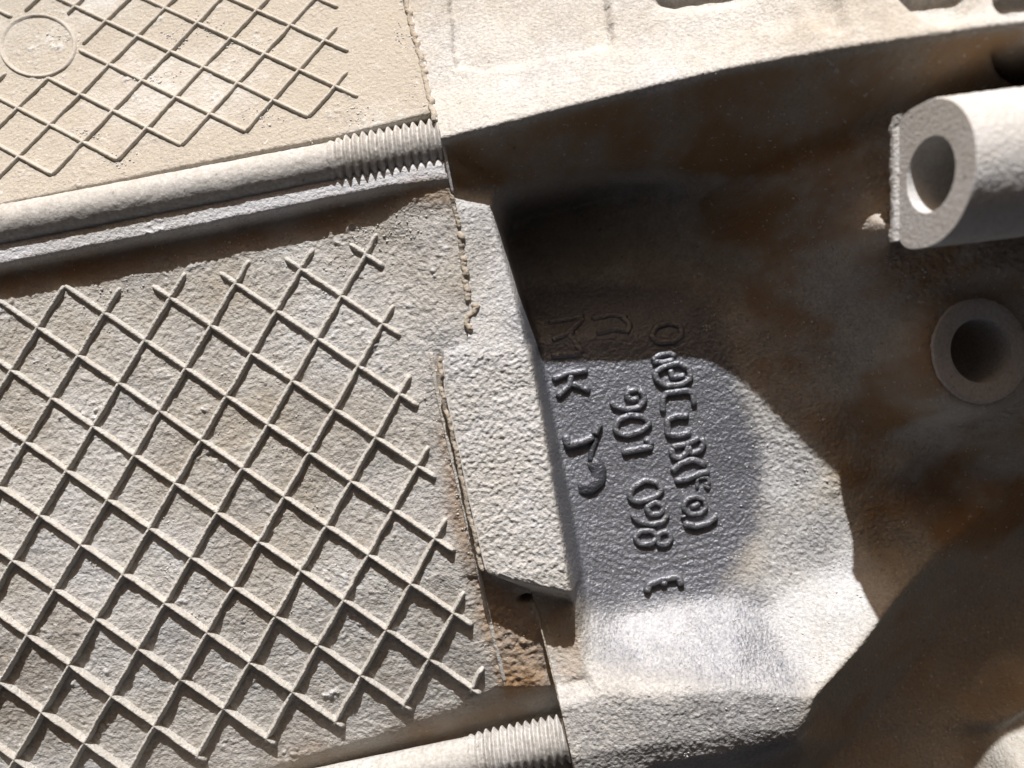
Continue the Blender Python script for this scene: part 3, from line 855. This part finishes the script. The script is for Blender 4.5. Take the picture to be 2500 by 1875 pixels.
# ------------------------------------------------------------------ upper bolt boss
boss_n = Vector((-.975, .0, .20)).normalized()          # outward normal of its end face
bc = Vector(P(2262, 425, 24.5))
e1 = Vector((0, 1, 0)); e1 = (e1 - boss_n * e1.dot(boss_n)).normalized()
e2 = e1.cross(boss_n).normalized()
if e2.x < 0:
    e2 = -e2
axis = Vector((.97, .15, -.16)).normalized()
RB_, NA = 9.1, 96


def boss_outline(a, R, off=6.3):
    c, n = math.cos(a), math.sin(a)
    if c >= 0:                                       # rounded side, towards the viewer
        return c * R, n * R
    return -off * abs(c) ** .4, R * math.copysign(abs(n) ** .4, n) * (1 - .10 * abs(c) * (n < 0))


def ring_pts(R, depth, off=6.3, direction=None):
    dr = direction if direction is not None else -boss_n
    return [bc + e2 * boss_outline(2 * math.pi * k / NA, R, off)[0] + e1 * boss_outline(2 * math.pi * k / NA, R, off)[1] + dr * depth for k in range(NA)]


def rings_mesh(name, rings, mat, parent, cap=False, smooth=True):
    V = []; F = []
    for r in rings:
        V += [tuple(p) for p in r]
    n = len(rings[0])
    for i in range(len(rings) - 1):
        for k in range(n):
            F.append((i * n + k, i * n + (k + 1) % n, (i + 1) * n + (k + 1) % n, (i + 1) * n + k))
    if cap:
        F.append(tuple((len(rings) - 1) * n + k for k in range(n)))
    return link_mesh(name, V, F, mat, parent, smooth)


rnd = random.Random(3)
rings = [ring_pts(RB_ - .12, -.02), ring_pts(RB_, .15)]
for t in np.arange(.5, 48, .5):
    rr = ring_pts(RB_ + .02 * t, t, 6.3 + t * .02, axis)
    rings.append([p + Vector((rnd.uniform(-.06, .06), rnd.uniform(-.06, .06), rnd.uniform(-.06, .06))) for p in rr])
boss = rings_mesh('bolt_boss', rings, M_BOSS, housing)
HC = (0.7, -.2)                                       # bore centre in the face


def bore(R, depth):
    return [bc + e2 * (HC[0] + R * math.cos(2 * math.pi * k / NA)) + e1 * (HC[1] + R * math.sin(2 * math.pi * k / NA)) - boss_n * depth for k in range(NA)]


def lerp_ring(A, B, t):
    return [a.lerp(b, t) for a, b in zip(A, B)]


fo = ring_pts(RB_ - .1, -.02); fi = bore(4.7, 0)
rings_mesh('end_face', [lerp_ring(fo, fi, t) for t in (0, .33, .66, 1.0)] + [bore(4.6, .25), bore(4.55, 1.5)], M_FACE, boss, smooth=False)
rings_mesh('bore', [bore(4.55, d) for d in (1.5, 3, 5, 7, 9, 11)] + [bore(3, 12.5), bore(.1, 13.5)], M_FACE, boss)
# raised lip along the flat of the D
lip = [bc + e2 * (-6.3 + .5 * max(0, v - 7.6)) + e1 * v + boss_n * .1 for v in np.linspace(-7.4, 8.9, 60)]
V = []; F = []
for k, p in enumerate(lip):
    j = .3 * float(fbm(np.array([p.y]), np.array([0.0]), 1.1, 3, 61)[0])
    for (u, h) in ((-1.9, -7), (-1.6, -.5 + j), (-.8, .25 + j), (.35, .3 - j), (.8, -.15)):
        q = p + e2 * u + boss_n * h; V.append(tuple(q))
for k in range(len(lip) - 1):
    for c in range(4):
        F.append((k * 5 + c, k * 5 + c + 1, (k + 1) * 5 + c + 1, (k + 1) * 5 + c))
link_mesh('rough_lip', V, F, M_BOSS, boss)

# ------------------------------------------------------------------ spot-faced hole below it
hc = Vector(P(2396, 856, 8.6))
hn = Vector((.16, .05, 1)).normalized()
h1 = Vector((1, 0, 0)); h1 = (h1 - hn * h1.dot(hn)).normalized(); h2 = hn.cross(h1)


def hring(R, dz, jit=0.0, ry=1.0):
    return [hc + h1 * R * math.cos(2 * math.pi * k / NA) + h2 * R * ry * math.sin(2 * math.pi * k / NA) + hn * dz + Vector((rnd.uniform(-jit, jit),) * 3) for k in range(NA)]


spot = rings_mesh('bolt_boss', [hring(8.4, -6), hring(7.7, -1.0, .06), hring(7.45, -.15, .05), hring(7.25, 0, .03), hring(6.2, 0, .02), hring(4.75, -.05)], M_FACE, housing)
rings_mesh('bore', [hring(4.75, -.05), hring(4.5, -.4), hring(4.45, -3), hring(4.4, -8), hring(4.35, -14), hring(.1, -14)], M_FACE, spot)

# ------------------------------------------------------------------ raised lettering in the pocket
def g1(*pts):
    return [(1250 + x * .2941, 650 + y * .2941) for x, y in pts]


def g2(*pts):
    return [(1250 + x * .2941, 1050 + y * .2941) for x, y in pts]


def letter(name, strokes, hw=.62, h=.75, mat=None, label=None, taper=.5):
    V = []; F = []; hw *= .84
    for pts, closed in strokes:
        w3 = [HR.at(*q, -12) for q in pts]
        if closed:
            w3 = w3 + [w3[0]]
        rs = resample(w3, .2)
        if closed:
            rs = rs[:-1]
        rs = smooth_pts(rs, 4, closed)
        prof = [(-hw * 1.1, -.5), (-hw, h * .35), (-hw * .8, h * .85), (-hw * .35, h), (hw * .35, h), (hw * .8, h * .85), (hw, h * .35), (hw * 1.1, -.5)]
        v, f = sweep(rs, prof, closed, taper=taper, jit=.03, seed=len(V) + 1)
        b = len(V); V += v; F += [tuple(i + b for i in q) for q in f]
    o = link_mesh(name, V, F, mat or M_LETTER, housing)
    if label:
        o['label'] = label
    return o


O, C = False, True
letter('letter', [(g1((330, 940), (450, 892), (630, 862)), O), (g1((490, 895), (478, 985), (370, 1085)), O), (g1((490, 975), (545, 990), (650, 1035)), O)])
letter('letter', [(g1((300, 470), (430, 445), (600, 420)), O), (g1((330, 610), (520, 545)), O), (g1((320, 745), (580, 720)), O), (g1((600, 425), (460, 560), (590, 715)), O)], h=.4)
letter('letter', [(g1((440, 1390), (465, 1485), (600, 1448), (680, 1405)), O), (g1((680, 1405), (700, 1340), (735, 1290)), O)], h=1.15, hw=.8)
mark = letter('tooling_mark', [(g2((735, -70), (705, 50), (655, 190), (650, 270)), O)], hw=.55, h=.6, mat=M_DARK, label='dark bare slanted mark beside the numerals')
letter('tooling_mark', [(g2((645, 240), (722, 335), (715, 415), (640, 478), (550, 492)), O)], hw=1.5, h=.75, mat=M_DARK, label='dark bare leaf-shaped mark beside the numerals', taper=2.4)
letter('digit', [(g1((820, 1115), (850, 1160), (950, 1190), (1050, 1172), (1100, 1110), (1085, 1050), (1045, 1022)), O), (g1((1045, 1022), (965, 1035), (945, 1082), (1000, 1112), (1050, 1090)), O)])
letter('digit', [(g1((850, 1345), (885, 1272), (980, 1232), (1090, 1250), (1145, 1300), (1080, 1362), (960, 1402), (875, 1385)), C)])
letter('digit', [(g1((905, 1545), (1170, 1492)), O), (g1((1100, 1420), (1165, 1488)), O)], hw=.72)
letter('digit', [(g2((970, 545), (1000, 472), (1100, 412), (1200, 430), (1245, 490), (1190, 552), (1060, 592), (1000, 585)), C)])
letter('digit', [(g2((1110, 640), (1190, 592), (1260, 632), (1235, 690), (1150, 700)), C), (g2((990, 690), (1040, 752), (1150, 782), (1250, 760), (1290, 690), (1250, 630)), O)], hw=.56)
letter('digit', [(g2((1015, 890), (1060, 836), (1160, 830), (1205, 880), (1160, 940), (1060, 945)), C), (g2((1205, 860), (1285, 832), (1322, 890), (1280, 950), (1210, 945)), C)], hw=.56)
letter('letter', [(g2((1110, 1345), (1135, 1270), (1250, 1230), (1380, 1210), (1405, 1290)), O), (g2((1250, 1230), (1262, 1290)), O)], hw=.7, h=1.1)
letter('digit', [(g1((1160, 790), (1210, 742), (1300, 722), (1362, 748)), O), (g1((1160, 790), (1250, 800), (1350, 775)), O)])
letter('digit', [(g1((1150, 580), (1200, 500), (1310, 470), (1400, 500), (1410, 570), (1340, 625), (1220, 635)), C)], h=.5)
letter('letter', [(g1((660, 440), (840, 400), (960, 430)), O), (g1((700, 560), (860, 520), (960, 540)), O), (g1((900, 410), (980, 480), (950, 560)), O)], h=.35)
letter('digit', [(g1((1180, 885), (1260, 832), (1380, 802), (1470, 850), (1480, 930), (1400, 985), (1270, 992), (1200, 945)), C), (g1((1310, 850), (1330, 925), (1440, 905)), O)])
letter('letter', [(g1((1252, 1215), (1248, 1100), (1275, 1052), (1460, 1030), (1500, 1062), (1512, 1160)), O)])
letter('letter', [(g1((1470, 1240), (1360, 1240), (1285, 1275), (1292, 1395), (1385, 1405), (1485, 1375)), O)], hw=.66)
letter('letter', [(g1((1318, 1500), (1335, 1585), (1400, 1590), (1455, 1535), (1450, 1475)), O), (g1((1455, 1480), (1480, 1552), (1560, 1528), (1592, 1460), (1560, 1418)), O), (g1((1318, 1500), (1450, 1475), (1560, 1420)), O)])
letter('letter', [(g2((1320, 345), (1400, 272), (1500, 240), (1612, 292)), O), (g2((1345, 420), (1450, 405), (1560, 355), (1640, 342)), O)], hw=.66)
letter('letter', [(g2((1535, 490), (1532, 400), (1620, 388), (1642, 440), (1590, 450)), O), (g2((1590, 450), (1645, 490)), O)], hw=.38, h=.5)
letter('letter', [(g2((1415, 640), (1440, 575), (1510, 548), (1590, 572), (1612, 640), (1560, 692), (1470, 695)), C), (g2((1475, 640), (1560, 605)), O)], hw=.5)
letter('letter', [(g2((1420, 772), (1520, 795), (1620, 770), (1700, 705)), O), (g2((1415, 705), (1425, 725)), O)], hw=.66, h=.9)

# ------------------------------------------------------------------ loose dust clods
rnd = random.Random(12)
ico = [(0, 0, 1), (.894, 0, .447), (.276, .851, .447), (-.724, .526, .447), (-.724, -.526, .447), (.276, -.851, .447), (.724, .526, -.447), (-.276, .851, -.447), (-.894, 0, -.447), (-.276, -.851, -.447), (.724, -.526, -.447), (0, 0, -1)]
icf = [(0, 1, 2), (0, 2, 3), (0, 3, 4), (0, 4, 5), (0, 5, 1), (1, 6, 2), (2, 6, 7), (2, 7, 3), (3, 7, 8), (3, 8, 4), (4, 8, 9), (4, 9, 5), (5, 9, 10), (5, 10, 1), (1, 10, 6), (11, 7, 6), (11, 8, 7), (11, 9, 8), (11, 10, 9), (11, 6, 10)]
V = []; F = []


def clod(p, r):
    b = len(V)
    sx_, sy_, sz_ = rnd.uniform(.7, 1.3), rnd.uniform(.7, 1.3), rnd.uniform(.5, .9)
    for (x, y, z) in ico:
        k = r * rnd.uniform(.65, 1.25)
        V.append((p.x + x * k * sx_, p.y + y * k * sy_, p.z + z * k * sz_ + r * .15))
    F.extend(tuple(i + b for i in f) for f in icf)


def scatter(H, cx, cy, sx_, sy_, n, r0, r1, ang=0.0, z0=0.0):
    for _ in range(n):
        u, v = rnd.gauss(0, sx_), rnd.gauss(0, sy_)
        q = (cx + u * math.cos(ang) - v * math.sin(ang), cy + u * math.sin(ang) + v * math.cos(ang))
        clod(H.at(q[0], q[1], z0), rnd.uniform(r0, r1) * rnd.uniform(.5, 1))


for (cx, cy) in [(520, 65), (430, 90), (380, 190), (290, 390), (640, 290), (780, 370), (870, 280), (200, 330), (150, 90), (600, 110)]:
    scatter(HL, cx, cy, 26, 12, 34, .08, .27)
for (cx, cy, n) in [(880, 580, 40), (905, 610, 40), (830, 655, 30), (970, 560, 40), (690, 640, 20), (560, 605, 25), (330, 690, 20), (240, 720, 14), (1000, 520, 30), (420, 975, 12), (60, 1040, 14), (520, 1090, 10), (390, 1010, 14)]:
    scatter(HL, cx, cy, 26, 14, n, .08, .26)
for _ in range(60):
    cx, cy = rnd.uniform(0, 1050), rnd.uniform(700, 1700)
    scatter(HL, cx, cy, 18, 11, 12, .06, .19)
for _ in range(70):
    yy = rnd.uniform(880, 1420); xx = float(np.interp(yy, _sy, _sx)) - rnd.uniform(2, 45)
    scatter(HL, xx, yy, 5, 12, 3, .08, .22)
for _ in range(30):
    yy = rnd.uniform(0, 290); xx = float(np.interp(yy, _sy, _sx)) - rnd.uniform(2, 50)
    scatter(HL, xx, yy, 8, 14, 3, .08, .22)
for _ in range(40):
    t = rnd.random(); scatter(HL, 900 * t, 650 - 170 * t + rnd.uniform(0, 70), 20, 8, 2, .06, .16)
for _ in range(40):
    scatter(HL, rnd.uniform(1180, 1330), rnd.uniform(1440, 1640), 10, 10, 3, .07, .2)
for _ in range(60):
    t = rnd.random(); scatter(HR, 1100 + 1300 * t, 335 - 250 * t + rnd.uniform(-90, -10), 12, 8, 2, .05, .13, z0=8)
for _ in range(420):
    scatter(HR, rnd.uniform(1650, 2500), rnd.uniform(250, 1850), 10, 7, rnd.choice((1, 1, 2, 4)), .08, .27, z0=-8)
dc = link_mesh('dust_crumbs', V, [tuple(f) for f in F], M_CRUMB)
dc['kind'] = 'stuff'
dc['label'] = 'loose pale dust crumbs lying over both castings'
dc['category'] = 'dust'
